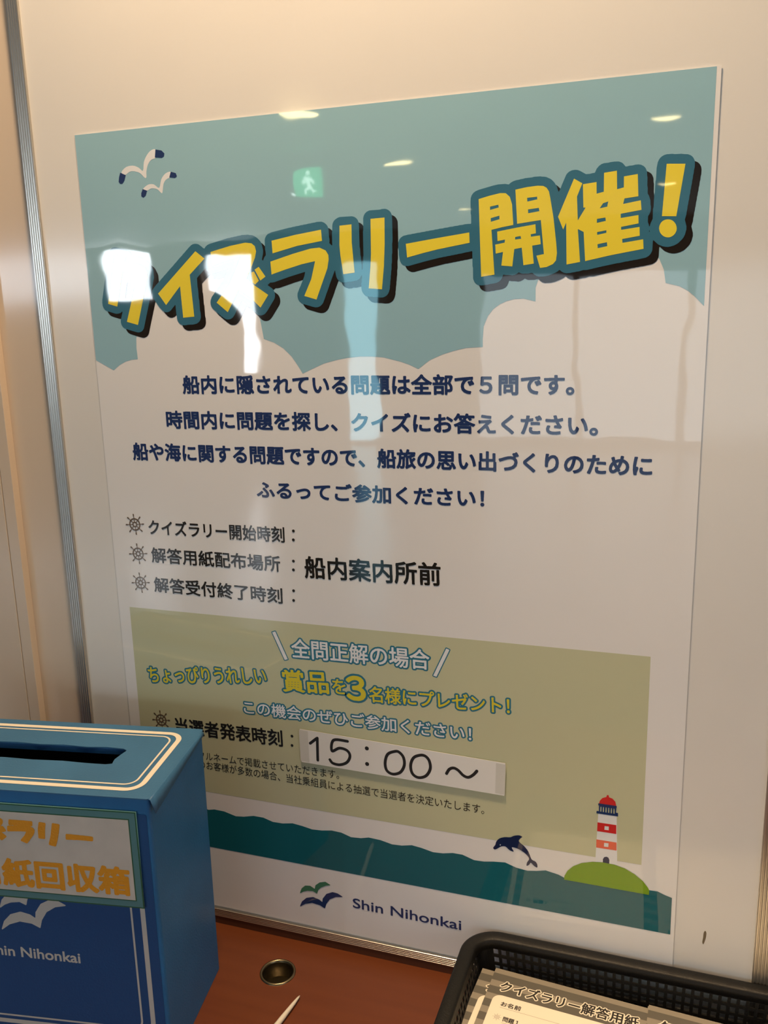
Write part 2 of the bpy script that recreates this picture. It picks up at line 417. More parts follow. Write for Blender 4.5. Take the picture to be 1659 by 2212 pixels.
# outlines of the flat print on the poster, millimetres from its top left corner
D = {'TITLE': [[[[34.4,-114.7],[47.3,-117.2],[45.1,-122.0],[62.0,-125.1],[68.4,-128.5],[70.4,-133.0],[70.2,-137.8],[54.7,-183.5],[42.0,-180.1],[53.9,-148.5],[55.1,-136.4],[52.5,-133.1],[42.0,-131.1],[32.2,-164.9],[21.6,-161.9]]],[[[126.0,-115.4],[135.4,-122.6],[118.0,-137.0],[119.8,-176.8],[107.3,-177.6],[106.3,-147.4],[89.0,-164.9],[80.9,-153.7]]],[[[142.4,-116.8],[163.7,-112.3],[179.9,-110.1],[186.4,-111.0],[189.8,-113.7],[190.8,-118.4],[189.3,-124.0],[184.3,-134.0],[179.2,-142.8],[187.7,-149.7],[201.1,-158.6],[192.3,-170.1],[183.2,-161.5],[170.4,-152.8],[157.0,-173.5],[145.5,-164.2],[160.2,-147.5],[167.9,-134.6],[174.4,-122.3],[156.0,-126.3],[142.7,-129.9]],[[184.7,-137.3],[187.4,-136.6],[192.0,-145.3],[187.8,-148.7],[185.1,-146.7]],[[188.2,-135.0],[192.7,-132.6],[199.2,-141.7],[193.7,-145.2]]],[[[207.4,-109.7],[231.7,-105.7],[257.6,-102.5],[258.2,-112.3],[233.0,-115.6],[207.8,-121.1]],[[205.1,-128.4],[228.1,-122.5],[246.4,-118.6],[255.3,-118.1],[261.4,-120.9],[263.9,-124.9],[264.1,-128.9],[262.5,-136.7],[250.4,-164.3],[238.2,-160.7],[246.0,-145.7],[250.5,-129.9],[236.7,-132.1],[220.1,-136.2],[205.6,-140.1]]],[[[275.9,-100.0],[287.5,-99.5],[287.2,-115.4],[289.1,-141.6],[278.0,-142.6],[275.7,-125.6],[275.2,-116.7]],[[305.8,-95.8],[319.0,-95.4],[318.6,-117.8],[317.4,-137.1],[315.0,-157.2],[302.3,-155.9],[304.6,-136.5],[305.4,-125.9]]],[[[338.4,-118.8],[367.5,-115.3],[396.0,-112.1],[396.3,-120.7],[367.4,-124.9],[355.1,-127.2],[339.4,-130.6]]],[[[404.3,-85.3],[413.9,-83.1],[423.1,-81.6],[427.7,-82.0],[431.1,-85.1],[433.1,-91.1],[434.3,-108.0],[424.9,-109.3],[415.5,-111.0],[418.2,-148.2],[406.5,-149.6]],[[414.2,-92.0],[421.4,-90.9],[421.7,-93.1],[414.3,-94.7]],[[414.9,-101.4],[422.4,-99.8],[422.4,-102.7],[414.9,-104.4]],[[435.9,-79.7],[445.8,-78.3],[454.7,-77.8],[459.2,-78.3],[462.0,-79.9],[464.0,-82.9],[465.2,-88.3],[468.2,-104.5],[470.8,-125.0],[471.5,-132.6],[470.8,-138.6],[468.3,-141.5],[463.0,-143.7],[457.5,-144.2],[454.3,-134.0],[460.6,-133.0],[457.6,-105.3],[437.6,-107.3]],[[445.8,-86.9],[454.2,-86.5],[454.4,-88.6],[446.1,-89.9]],[[446.7,-96.2],[455.8,-95.5],[456.3,-98.2],[446.9,-99.3]],[[420.5,-112.7],[437.0,-110.4],[453.1,-108.5],[453.6,-115.8],[449.2,-116.4],[449.5,-118.4],[457.0,-117.7],[457.8,-124.8],[450.6,-125.7],[452.1,-140.4],[443.3,-141.4],[441.7,-126.9],[435.3,-127.8],[433.7,-142.0],[424.2,-140.9],[425.6,-129.7],[419.3,-130.8],[418.8,-123.3],[427.0,-122.1],[427.3,-119.6],[420.8,-120.5]],[[436.0,-117.9],[440.6,-117.4],[441.1,-119.6],[436.0,-120.0]]],[[[484.4,-74.3],[491.2,-78.4],[487.1,-88.5],[488.2,-107.4],[494.3,-97.6],[492.5,-97.5],[491.7,-79.2],[502.6,-78.2],[502.9,-87.3],[508.6,-86.1],[508.4,-71.5],[518.5,-70.6],[519.1,-84.9],[524.4,-83.8],[524.2,-75.4],[534.9,-74.3],[536.0,-91.4],[525.2,-92.4],[524.2,-96.6],[538.0,-94.6],[538.8,-102.0],[522.6,-104.1],[522.7,-107.4],[536.6,-105.9],[536.9,-112.4],[523.2,-114.4],[523.4,-116.7],[537.8,-115.2],[538.2,-122.1],[524.4,-124.0],[524.7,-127.0],[541.0,-125.0],[541.6,-132.5],[516.0,-136.3],[495.0,-140.2],[493.2,-116.8],[488.4,-114.2],[490.8,-140.7],[479.7,-142.3],[478.7,-108.5],[476.3,-113.9],[471.9,-103.5]],[[508.3,-95.1],[512.4,-93.9],[511.7,-97.9],[505.7,-98.9]],[[503.7,-107.1],[510.5,-106.3],[510.9,-109.0],[503.7,-110.2]],[[504.1,-117.5],[511.6,-116.4],[511.6,-118.4],[504.3,-119.7]],[[504.7,-127.1],[512.3,-125.9],[512.7,-129.0],[505.0,-130.3]]],[[[556.8,-68.2],[571.0,-69.2],[565.9,-108.5],[554.9,-107.8]],[[566.7,-117.8],[566.6,-119.4],[566.1,-120.8],[565.4,-122.1],[564.4,-123.1],[563.1,-123.9],[561.7,-124.4],[560.2,-124.5],[558.7,-124.2],[557.2,-123.6],[555.9,-122.7],[554.8,-121.5],[553.9,-120.2],[553.4,-118.7],[553.1,-117.1],[553.2,-115.5],[553.7,-114.1],[554.4,-112.8],[555.4,-111.8],[556.7,-111.0],[558.1,-110.6],[559.6,-110.5],[561.1,-110.7],[562.6,-111.3],[563.9,-112.2],[565.0,-113.4],[565.9,-114.8],[566.4,-116.3]]]],'SKY': [[[0.4,-0.3],[0.4,-218.1],[9.8,-222.8],[21.0,-228.6],[28.3,-223.4],[36.5,-219.7],[43.8,-217.9],[51.0,-217.5],[50.5,-206.4],[51.2,-197.2],[53.8,-184.9],[61.1,-171.4],[74.1,-158.2],[92.1,-146.8],[112.4,-140.9],[133.0,-139.5],[152.9,-143.3],[169.7,-152.4],[183.7,-165.8],[191.1,-181.1],[193.9,-199.4],[204.5,-203.0],[213.9,-208.4],[222.2,-216.3],[228.1,-224.6],[233.0,-232.5],[242.8,-228.2],[255.4,-223.1],[267.7,-220.1],[279.0,-218.1],[291.9,-216.9],[303.3,-217.0],[315.1,-218.0],[331.1,-221.9],[339.9,-224.9],[348.2,-228.7],[358.8,-220.9],[370.6,-216.0],[381.3,-212.8],[392.8,-210.3],[407.9,-209.7],[407.9,-202.7],[408.7,-191.9],[412.4,-183.2],[417.0,-177.4],[423.1,-173.2],[429.2,-170.7],[435.6,-169.3],[443.6,-169.1],[454.0,-171.8],[453.9,-160.2],[456.0,-154.1],[460.7,-142.9],[470.2,-130.1],[485.4,-121.5],[504.1,-116.9],[522.7,-118.6],[539.5,-126.7],[548.9,-134.8],[554.2,-140.8],[558.1,-149.4],[560.0,-160.1],[570.9,-163.0],[577.6,-166.9],[582.4,-171.0],[590.5,-179.3],[590.5,-0.3]]],'GULLW': [[[50.3,-38.3],[56.1,-33.8],[64.0,-33.1],[70.3,-35.5],[74.7,-38.6],[76.5,-30.7],[80.4,-24.8],[85.2,-21.0],[90.3,-20.5],[90.2,-27.6],[85.1,-29.3],[80.9,-33.1],[78.5,-39.3],[78.0,-44.5],[75.9,-45.0],[71.1,-40.4],[64.8,-38.3],[59.6,-38.3],[54.8,-40.7]],[[73.0,-55.3],[79.1,-51.5],[85.6,-51.7],[91.2,-55.3],[94.2,-47.7],[99.2,-42.8],[105.2,-41.6],[104.0,-46.3],[99.5,-48.3],[96.3,-52.1],[94.4,-59.7],[92.6,-59.6],[89.0,-56.4],[82.7,-55.1],[77.3,-56.9]]],'GULLB': [[[49.0,-38.4],[55.0,-41.2],[53.0,-45.9],[50.6,-48.5],[47.9,-48.6],[46.3,-46.7],[47.3,-42.3]],[[90.3,-20.5],[96.8,-21.9],[99.8,-24.8],[99.1,-27.2],[96.7,-28.5],[89.1,-27.5]],[[72.8,-55.1],[77.6,-56.9],[75.6,-61.3],[72.8,-63.0],[70.6,-61.6],[70.8,-58.8]],[[105.2,-41.6],[110.6,-43.2],[111.6,-46.2],[109.2,-47.5],[103.2,-46.5]]],'BODY': [['船内に隠されている問題は全部で５問です。',[101.3,-252.0],[487.9,-251.6],17.75,0.03],['時間内に問題を探し、クイズにお答えください。',[79.2,-287.4],[508.9,-286.6],17.6,0.03],['船や海に関する問題ですので、船旅の思い出づくりのために',[35.7,-321.3],[555.3,-320.9],17.7,0.03],['ふるってご参加ください！',[177.5,-355.8],[408.8,-355.1],16.8,0.03]],'BLACK': [['クイズラリー開始時刻',[47.0,-401.2],[205.0,-400.8],15.95,0.014],['解答用紙配布場所',[47.5,-432.1],[198.5,-431.9],16.5,0.014],['解答受付終了時刻',[47.6,-465.0],[199.1,-465.9],16.5,0.014],['船内案内所前',[226.1,-436.2],[366.9,-433.9],22.45,0.018],['当選者発表時刻',[59.9,-629.0],[190.6,-627.0],18.8,0.03]],'COLON': [[[215.3,-388.2],[214.8,-397.4]],[[213.7,-419.6],[213.2,-428.8]],[[212.3,-450.9],[211.8,-461.3]],[[202.1,-613.0],[201.6,-623.8]]],'WHEEL': [[29.9,-391.3],[30.8,-423.7],[30.7,-456.2],[41.7,-615.7]],'SMALL': [['フルネームで掲載させていただきます。',[86.4,-657.2],[254.3,-654.9],10.2,0.008],['のお客様が多数の場合、当社乗組員による抽選で当選者を決定いたします。',[85.5,-668.1],[409.4,-669.0],10.5,0.008]],'PRIZE': [['全問正解の場合',[207.0,-523.6],[354.7,-521.0],20.65,0.028],['ちょっぴりうれしい',[31.5,-571.9],[176.1,-557.1],18.65,0.03],['賞品',[195.2,-562.7],[246.7,-559.5],24.05,0.04],['を',[250.9,-558.0],[265.2,-557.8],15.85,0.03],['３',[267.5,-563.1],[286.7,-561.8],25.35,0.075],['名様にプレゼント！',[291.2,-562.7],[434.2,-557.8],17.0,0.03],['この機会のぜひご参加ください！',[147.0,-594.2],[396.4,-591.3],15.25,0.022]],'SLASH': [[[185.5,-498.2],[189.1,-496.8],[201.8,-526.2],[198.3,-527.4]],[[371.9,-496.8],[375.1,-498.0],[361.7,-527.4],[358.4,-526.5]]],'KHAKI': [[13.6,-485.3],[561.3,-481.0],[563.8,-700.3],[277.4,-694.7],[94.0,-710.2],[434.7,-695.9]],'NUM': [[[223.6,-617.4],[230.5,-611.3],[232.0,-610.2],[231.4,-635.6]],[[265.9,-609.1],[250.4,-609.9],[248.0,-622.5],[256.6,-618.1],[264.9,-619.5],[268.1,-625.3],[264.5,-633.0],[256.4,-637.1],[248.5,-636.5],[245.3,-633.0]],[[317.2,-613.0],[309.6,-617.2],[306.6,-626.6],[308.0,-635.4],[314.5,-638.7],[322.7,-635.4],[327.1,-626.9],[326.3,-618.1],[321.8,-613.1],[317.2,-613.0]],[[344.4,-613.1],[337.2,-617.0],[333.9,-625.9],[335.6,-634.8],[341.9,-638.3],[349.9,-635.1],[354.5,-626.6],[353.6,-618.1],[349.7,-613.5],[344.4,-613.1]],[[371.4,-629.2],[374.3,-624.1],[378.7,-622.0],[383.4,-623.8],[388.5,-628.5],[393.6,-629.9],[398.7,-626.4],[402.3,-621.7]]],'NUMDOT': [[287.0,-614.0],[286.8,-631.6]],'SEA': [[93.7,-718.4],[101.3,-716.6],[113.6,-716.9],[128.1,-720.4],[137.9,-719.2],[150.1,-716.1],[162.1,-716.1],[173.7,-719.3],[185.5,-719.1],[197.3,-716.8],[208.9,-718.0],[220.3,-720.0],[231.7,-719.3],[243.1,-717.2],[254.3,-717.7],[265.4,-721.1],[276.5,-720.2],[285.3,-717.8],[298.4,-718.4],[311.3,-721.0],[322.1,-720.4],[332.8,-717.9],[343.3,-719.1],[355.9,-721.7],[366.3,-721.0],[376.6,-718.6],[386.9,-718.6],[399.1,-722.5],[409.2,-722.1],[419.2,-720.2],[393.1,-719.2],[398.8,-720.8],[408.3,-722.5],[419.6,-719.7],[430.8,-718.9],[442.0,-722.5],[453.1,-723.8],[462.2,-722.2],[471.2,-719.8],[483.9,-722.0],[489.6,-724.3],[515.7,-719.0],[550.2,-716.9],[569.0,-721.4],[577.3,-721.2],[584.1,-723.8],[590.3,-725.4]],'DOLPHIN': [[[418.7,-704.2],[420.7,-701.0],[421.8,-696.9],[424.9,-693.0],[430.2,-690.5],[435.8,-689.6],[439.3,-687.4],[444.2,-685.9],[447.8,-686.9],[445.3,-689.8],[444.6,-692.9],[449.8,-697.0],[454.0,-702.4],[457.2,-710.1],[461.1,-712.0],[462.9,-715.0],[462.8,-718.2],[459.7,-716.9],[456.5,-714.1],[454.9,-716.6],[452.4,-718.4],[452.8,-714.4],[454.8,-710.1],[452.0,-705.9],[447.1,-702.5],[441.5,-700.6],[437.3,-700.7],[439.4,-704.9],[435.2,-704.2],[431.0,-700.9],[426.8,-701.7],[424.0,-703.8],[421.1,-705.9],[419.3,-706.0]],[[426.5,-699.9],[426.3,-700.4],[426.0,-700.7],[425.6,-700.8],[425.2,-700.6],[425.1,-700.2],[425.2,-699.7],[425.6,-699.3],[426.0,-699.2],[426.3,-699.5]]],'DOME': [[[520.4,-638.2],[521.2,-634.8],[523.4,-631.8],[527.0,-630.1],[527.2,-628.6],[528.2,-627.7],[529.2,-628.4],[529.4,-630.0],[532.6,-630.9],[535.3,-633.6],[536.3,-637.8]]],'GALLERY': [[[519.7,-637.9],[536.7,-637.8],[536.8,-640.0],[536.4,-640.0],[536.3,-644.9],[538.2,-645.0],[538.3,-648.6],[518.3,-648.7],[518.4,-646.1],[520.5,-646.1],[520.5,-640.1],[519.8,-640.1]],[[521.7,-641.0],[522.9,-641.1],[522.9,-646.3],[521.7,-646.2]],[[524.1,-641.0],[525.2,-641.1],[525.2,-646.3],[524.1,-646.2]],[[526.5,-641.0],[527.7,-641.1],[527.7,-646.4],[526.5,-646.2]],[[529.0,-640.9],[530.1,-641.1],[530.2,-646.4],[529.0,-646.2]],[[531.4,-640.9],[532.6,-641.1],[532.6,-646.4],[531.4,-646.2]],[[533.8,-640.9],[535.0,-641.0],[535.0,-646.4],[533.9,-646.3]]],'TOWER': [[[520.0,-648.0],[537.1,-648.0],[539.2,-700.0],[518.6,-701.0]]],'BAND': [[[519.6,-658.1],[537.0,-658.0],[537.3,-667.4],[519.5,-667.5]],[[526.3,-660.9],[530.2,-660.7],[530.2,-664.7],[526.2,-664.8]],[[519.1,-676.4],[537.8,-676.4],[538.1,-684.9],[519.1,-685.2]],[[526.3,-678.8],[530.5,-678.5],[530.4,-682.6],[526.3,-682.9]]],'DOOR': [[[525.8,-700.8],[525.7,-696.6],[526.8,-694.2],[528.9,-693.2],[530.8,-693.9],[531.8,-696.3],[531.7,-700.2]]],'ISLAND': [[[489.3,-726.2],[489.7,-721.8],[492.5,-715.8],[497.8,-709.8],[505.7,-704.7],[516.2,-701.3],[525.4,-700.0],[535.9,-700.3],[546.3,-702.5],[555.5,-707.0],[563.4,-712.9],[568.1,-718.7],[569.5,-721.4],[569.4,-726.4]]],'LOGOG': [[[202.4,-801.6],[204.6,-795.8],[208.8,-791.5],[214.7,-790.5],[220.4,-793.4],[221.5,-788.3],[226.6,-783.9],[233.2,-781.8],[238.6,-784.3],[233.4,-785.9],[227.5,-789.5],[223.9,-793.4],[222.5,-797.9],[217.9,-795.9],[210.9,-796.9],[206.1,-798.9]]],'LOGOB': [[[201.6,-818.5],[204.2,-812.3],[209.7,-806.7],[217.6,-804.0],[224.5,-805.5],[228.8,-808.2],[229.5,-803.2],[234.1,-796.6],[241.2,-792.9],[246.9,-793.2],[252.5,-795.9],[244.5,-797.6],[237.4,-802.0],[233.0,-808.6],[231.1,-814.6],[225.4,-811.9],[216.1,-811.0],[207.7,-814.0]]],'LOGOT': [['Shin Nihonkai',[264.7,-806.5],[384.9,-807.3],12.1,0.02]],'SLIP': [[212.3,-602.6],[430.5,-609.1],[429.8,-644.2],[212.6,-640.5]],'SCUFF': [[621.3,-754.8],[622.6,-756.5],[622.5,-761.5],[621.5,-766.8],[620.4,-769.6],[619.5,-767.3],[620.0,-762.1],[620.2,-757.5]]}


# ================================================================== THE ROOM
XL, XR, YF, H = -10.6, 1.8, -9.5, 2.5
WY = 0.0045                                    # face of the back wall, just behind the board
struct(box('floor', (XL - .1, YF - .1, -0.1), (XR + .1, WY + .1, 0), M['floor']))
struct(box('ceiling', (XL - .1, YF - .1, H), (XR + .1, WY + .1, H + .1), M['ceil']))
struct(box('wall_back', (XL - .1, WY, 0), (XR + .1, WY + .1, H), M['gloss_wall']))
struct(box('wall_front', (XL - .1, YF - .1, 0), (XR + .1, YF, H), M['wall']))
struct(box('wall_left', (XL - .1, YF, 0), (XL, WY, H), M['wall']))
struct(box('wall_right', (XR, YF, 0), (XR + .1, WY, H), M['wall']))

# raised wall panel and its edge cover strip, left of the board
struct(box('trim_1', (-1.6, -0.005, 0), (-0.1380, WY, H), M['gloss_wall'], bevel=0.0004))
struct(box('trim_2', (-0.1370, -0.005, 0), (-0.1222, WY, H), M['gloss_wall'], bevel=0.0004))

def window(n, x0, x1, z0, z1, y, m, bars=0):
    f = 0.03
    loops = [[(x0 - f, z0 - f), (x1 + f, z0 - f), (x1 + f, z1 + f), (x0 - f, z1 + f)], [(x0, z0), (x1, z0), (x1, z1), (x0, z1)]]
    me = fill_mesh(loops, 0.05)
    o = link('window_%d' % n, place(me, lambda a: np.stack([a[:, 0], y + 0.025 - a[:, 2], a[:, 1]], 1)), M['lamprim'])
    struct(o)
    box('pane', (x0, y + 0.004, z0), (x1, y + 0.012, z1), m, o)
    return o
window(1, -6.77, -6.12, 1.81, 2.43, YF + 0.0, M['pane'])
window(2, -5.20, -4.60, 0.92, 2.30, YF + 0.0, M['pane'])
window(3, -10.3, -7.0, 1.84, 2.45, YF + 0.0, M['sheer'])
d = struct(box('door_1', (-3.42, YF, 0), (-2.80, YF + 0.04, 2.2), M['lamprim']))
box('pane', (-3.34, YF + 0.041, 0.04), (-2.94, YF + 0.046, 2.14), M['glow'], d)
# added side window in the right wall, unseen, for the daylight fill
me = fill_mesh([[(-1.72, 1.15), (-0.58, 1.15), (-0.58, 2.12), (-1.72, 2.12)], [(-1.67, 1.2), (-0.63, 1.2), (-0.63, 2.07), (-1.67, 2.07)]], 0.05)
w4 = struct(link('window_4', place(me, lambda a: np.stack([XR - 0.025 + a[:, 2], a[:, 0], a[:, 1]], 1)), M['lamprim']))
box('pane', (XR - 0.02, -1.67, 1.2), (XR - 0.01, -0.63, 2.07), M['fillpane'], w4)

me = fill_mesh([[(-1.75, 0.05), (1.77, 0.05), (1.77, 2.0), (-1.75, 2.0)]] + [[(-1.70 + 1.16 * k, 0.10), (-0.62 + 1.16 * k, 0.10), (-0.62 + 1.16 * k, 1.95), (-1.70 + 1.16 * k, 1.95)] for k in range(3)], 0.06)
w5 = struct(link('window_5', place(me, lambda a: np.stack([a[:, 0], YF + 0.03 - a[:, 2], a[:, 1]], 1)), M['lamprim']))
for k in range(3):
    box('pane', (-1.70 + 1.16 * k, YF + 0.02, 0.10), (-0.62 + 1.16 * k, YF + 0.03, 1.95), M['facade'], w5)

# curtain drawn aside in front of the second window, leaving a funnel-shaped gap
cv = [(-5.35, 2.45), (-5.35, 0.5), (-4.74, 0.5), (-4.74, 1.55), (-4.80, 1.70), (-4.92, 1.80), (-5.12, 1.86), (-5.22, 1.88), (-5.22, 2.45)]
me = fill_mesh([cv], 0.05)
tag(link('curtain', place(me, lambda a: np.stack([a[:, 0], YF + 0.11 - a[:, 2] + 0.015 * np.sin(a[:, 0] * 60), a[:, 1]], 1)), M['curtain']),
    'brown curtain drawn aside at the far window, seen in the poster gloss', 'curtain')

# ceiling lamps
def ceiling_light(x, y, label, cool=False, r=0.10):
    t = root('ceiling_light', label, 'lamp', (x, y, H))
    lathe('rim', [(r + 0.025, 0), (r + 0.022, -0.012), (r, -0.012), (r - 0.004, -0.004)], M['lamprim'], t)
    lathe('diffuser', [(0.0005, -0.008), (r * .6, -0.0075), (r - 0.002, -0.006)], M['lampcool' if cool else 'lampglow'], t)
    return t
ceiling_light(-1.26, -3.47, 'warm round ceiling downlight mirrored at the top edge of the poster')
ceiling_light(-1.24, -4.98, 'warm round ceiling downlight mirrored in the middle of the poster sky')
ceiling_light(0.43, -4.41, 'warm round ceiling downlight mirrored near the poster top right corner', r=0.07)
ceiling_light(0.37, -6.85, 'warm round ceiling downlight mirrored on the yellow exclamation mark', r=0.08)
ceiling_light(-1.47, -7.8, 'small warm downlight mirrored left of the last two big characters', r=0.07)
ceiling_light(-2.35, -6.05, 'cool white ceiling lamp mirrored below the green exit sign', True, r=0.13)
ceiling_light(SPOT[0], SPOT[1], 'downlight in the ceiling right above the board', r=0.05)
ceiling_light(SPOT2[0], SPOT2[1], 'downlight in the ceiling above the basket', r=0.05)

ex = root('exit_sign', 'small green lit exit sign hanging from the ceiling, mirrored in the poster sky', 'sign', (-1.66, -4.5, 2.5))
box('body', (-0.10, -0.03, -0.24), (0.10, 0.0, -0.08), M['lamprim'], ex, 0.004)
box('rod', (-0.006, -0.02, -0.08), (0.006, -0.008, 0), M['lamprim'], ex)
box('face', (-0.093, 0.0, -0.233), (0.093, 0.002, -0.087), M['exit'], ex)
figure = [[(-0.02, -0.105), (0.0, -0.105), (0.004, -0.12), (-0.01, -0.127), (-0.024, -0.118)],
          [(-0.03, -0.135), (0.012, -0.13), (0.03, -0.155), (0.022, -0.162), (0.004, -0.148), (-0.002, -0.17), (0.022, -0.19), (0.02, -0.218), (0.01, -0.218), (0.008, -0.196), (-0.02, -0.18), (-0.035, -0.205), (-0.06, -0.2), (-0.058, -0.19), (-0.04, -0.19), (-0.024, -0.165), (-0.02, -0.145), (-0.045, -0.16), (-0.052, -0.152)]]
printed('running_figure', figure, M['exitw'], ex, lambda a: np.stack([-a[:, 0], 0.0026 + 0 * a[:, 0], a[:, 1]], 1))

# ================================================================== THE BOARD
bd = root('display_board', 'glossy white display board with ribbed aluminium frame standing on the counter', 'board', (0, 0, Z0))
box('panel', (-0.058, 0.0, -0.846), (0.674, 0.004, 0.50), M['board'], bd)
def ribbed(name, length, width, proud, ribs=5):
    """aluminium profile: x across its width, y outwards, z along; real grooves"""
    prof = [(0, 0), (0, proud)]
    step = width / ribs
    for k in range(ribs):
        a = k * step
        prof += [(a + step * .12, proud), (a + step * .3, proud + .0007), (a + step * .72, proud + .0007), (a + step * .88, proud)]
    prof += [(width, proud), (width, 0)]
    n = len(prof)
    v = [(x, -y, 0) for x, y in prof] + [(x, -y, length) for x, y in prof]
    f = [(i, (i + 1) % n, n + (i + 1) % n, n + i) for i in range(n)] + [tuple(range(n))[::-1], tuple(range(n, 2 * n))]
    me = bpy.data.meshes.new(name); me.from_pydata(v, [], f); me.update()
    return me
s = link('frame_strip', ribbed('frame_strip', 1.36, 0.0135, 0.003), M['alu'], bd, (-0.0635, 0.0, -0.856))
s = link('frame_strip', ribbed('frame_strip', 1.36, 0.0150, 0.003), M['alu'], bd, (0.6645, 0.0, -0.856))
s = link('frame_strip', ribbed('frame_strip', 0.714, 0.0102, 0.003), M['alu'], bd, (-0.0500, 0.0, -0.8425)); s.rotation_euler = (0, math.pi / 2, 0)
s = link('frame_strip', ribbed('frame_strip', 0.714, 0.0135, 0.003), M['alu'], bd, (-0.0500, 0.0, 0.502)); s.rotation_euler = (0, math.pi / 2, 0)
# small dark scuff on the white enamel, right of the poster
sc = printed('scuff', [spline(D['SCUFF'] + [D['SCUFF'][0]], 3)[:-1]], mat('scuff_mark', (0.16, 0.12, 0.07), rough=0.5), bd, wallmap(0.0002), 'dark scuff mark on the white enamel')

# ================================================================== THE POSTER
po = root('poster', 'large blue and white ship quiz poster with yellow title pasted on the glossy board', 'poster', (0, -0.0010, Z0))
L = [0.00008 * k for k in range(0, 14)]
# paper: thin sheet, right edge gently lifting
nx, nz = 24, 34
pv, pf = [], []
for s_ in (0, 1):
    for j in range(nz + 1):
        for i in range(nx + 1):
            x = 0.594 * i / nx; z = -0.8405 * j / nz
            pv.append((x, 0.0 if s_ == 0 else 0.0004, z))
n1 = (nx + 1) * (nz + 1)
for j in range(nz):
    for i in range(nx):
        a = j * (nx + 1) + i
        pf.append((a, a + nx + 1, a + nx + 2, a + 1)); pf.append((n1 + a, n1 + a + 1, n1 + a + nx + 2, n1 + a + nx + 1))
ring = [j * (nx + 1) for j in range(nz + 1)] + [nz * (nx + 1) + i for i in range(1, nx + 1)] + [j * (nx + 1) + nx for j in range(nz - 1, -1, -1)] + [i for i in range(nx - 1, 0, -1)]
for k in range(len(ring)):
    a, b = ring[k], ring[(k + 1) % len(ring)]
    pf.append((a, n1 + a, n1 + b, b))
mesh_of('paper', pv, pf, M['paper'], po)
printed('sky_print', D['SKY'], M['sky'], po, wallmap(L[1]), 'light blue sky with scalloped cloud edge')
for k in range(2):
    printed('gull_print', [spline(D['GULLW'][k] + [D['GULLW'][k][0]], 3)[:-1]], M['pwhite'], po, wallmap(L[2]), 'white flying gull')
for k in range(4):
    printed('wing_tip_print', [D['GULLB'][k]], M['navy'], po, wallmap(L[3]), 'dark gull wing tip')
# title: shadow, blue outline, yellow characters
alle = np.concatenate([loop_edges(g) for g in D['TITLE']])
outl = grow(alle, 7.2, 0.5)
shd = [np.array(l_) + np.array([5.2, -5.4]) for l_ in outl]
printed('title_shadow', shd, M['shadow'], po, wallmap(L[2]), 'dark drop shadow of the title')
printed('title_outline', outl, M['teal'], po, wallmap(L[3]), 'blue outline round the title characters')
for g in D['TITLE']:
    printed('title_character', g, M['yellow'], po, wallmap(L[4]))
for t_, p0, p1, h_, g_ in D['BODY']:
    lettering('text_line', t_, p0, p1, h_, M['navy'], po, wallmap(L[2]), g_ + 0.005, 'navy line of text')
for k, (t_, p0, p1, h_, g_) in enumerate(D['BLACK']):
    lettering('text_line', t_, p0, p1, h_, M['black'], po, wallmap(L[3]), min(g_ + 0.008, 0.024), 'black line of text')
for pr in D['COLON']:
    printed('colon_print', [circle(x, z, 1.55, 16) for x, z in pr], M['black'], po, wallmap(L[3]))
for t_, p0, p1, h_, g_ in D['SMALL']:
    lettering('text_line', t_, p0, p1, h_, M['black'], po, wallmap(L[3]), g_, 'small black line of text')
def wheel_loops(cx, cy, R):
    E = [loop_edges([circle(cx, cy, R * .60, 30)]), loop_edges([circle(cx, cy, R * .47, 30)]), loop_edges([circle(cx, cy, R * .27, 20)]), loop_edges([circle(cx, cy, R * .14, 16)])]
    rings = np.concatenate(E)
    h = R / 60
    org = np.array([cx - R * 1.15, cy - R * 1.15]); n = int(R * 2.3 / h)
    m_ = raster(rings, org, h, n, n)
    X, Y = np.meshgrid(org[0] + (np.arange(n) + .5) * h - cx, org[1] + (np.arange(n) + .5) * h - cy)
    for k in range(8):
        a = k * math.pi / 4 + 0.08
        u = X * math.cos(a) + Y * math.sin(a); v = -X * math.sin(a) + Y * math.cos(a)
        m_ |= (u > R * .2) & (u < R * .8) & (np.abs(v) < R * .035)
        m_ |= (u > R * .78) & (u < R) & (np.abs(v) < R * .065)
    F = np.where(m_, -1.0, 1.0)
    for _ in range(3):
        F[1:-1, 1:-1] = (F[1:-1, 1:-1] * 4 + F[:-2, 1:-1] + F[2:, 1:-1] + F[1:-1, :-2] + F[1:-1, 2:]) / 8
    return contours(F, org, h)
for x, z in D['WHEEL']:
    printed('ship_wheel_print', wheel_loops(x, z, 11.5), M['brown'], po, wallmap(L[3]), 'brown ship wheel bullet')
# prize panel
kh = D['KHAKI']
printed('prize_panel_print', [[(kh[0][0], kh[0][1]), (kh[1][0], kh[0][1]), (kh[1][0], kh[5][1]), (kh[0][0], kh[5][1])]], M['khaki'], po, wallmap(L[1]), 'pale khaki panel behind the prize text')
def outlined(t_, p0, p1, h_, g_, inner, outer, rr, label):
    me_, co_, ed_ = text_data(t_)
    e2 = fitmap(co_, p0, p1, h_)(ed_)
    printed('prize_text_outline', grow(e2, g_ * h_ + rr + 0.45, h_ / 90), outer, po, wallmap(L[2]), 'blue outline of prize text')
    printed('prize_text', grow(e2, g_ * h_ * 0.55, h_ / 110), inner, po, wallmap(L[3]), label)
for k, (t_, p0, p1, h_, g_) in enumerate(D['PRIZE']):
    wht = k in (0, 6)
    outlined(t_, p0, p1, h_, g_, M['pwhite'] if wht else M['pyellow'], M['pteal'], 0.95, 'white outlined prize text' if wht else 'yellow outlined prize text')
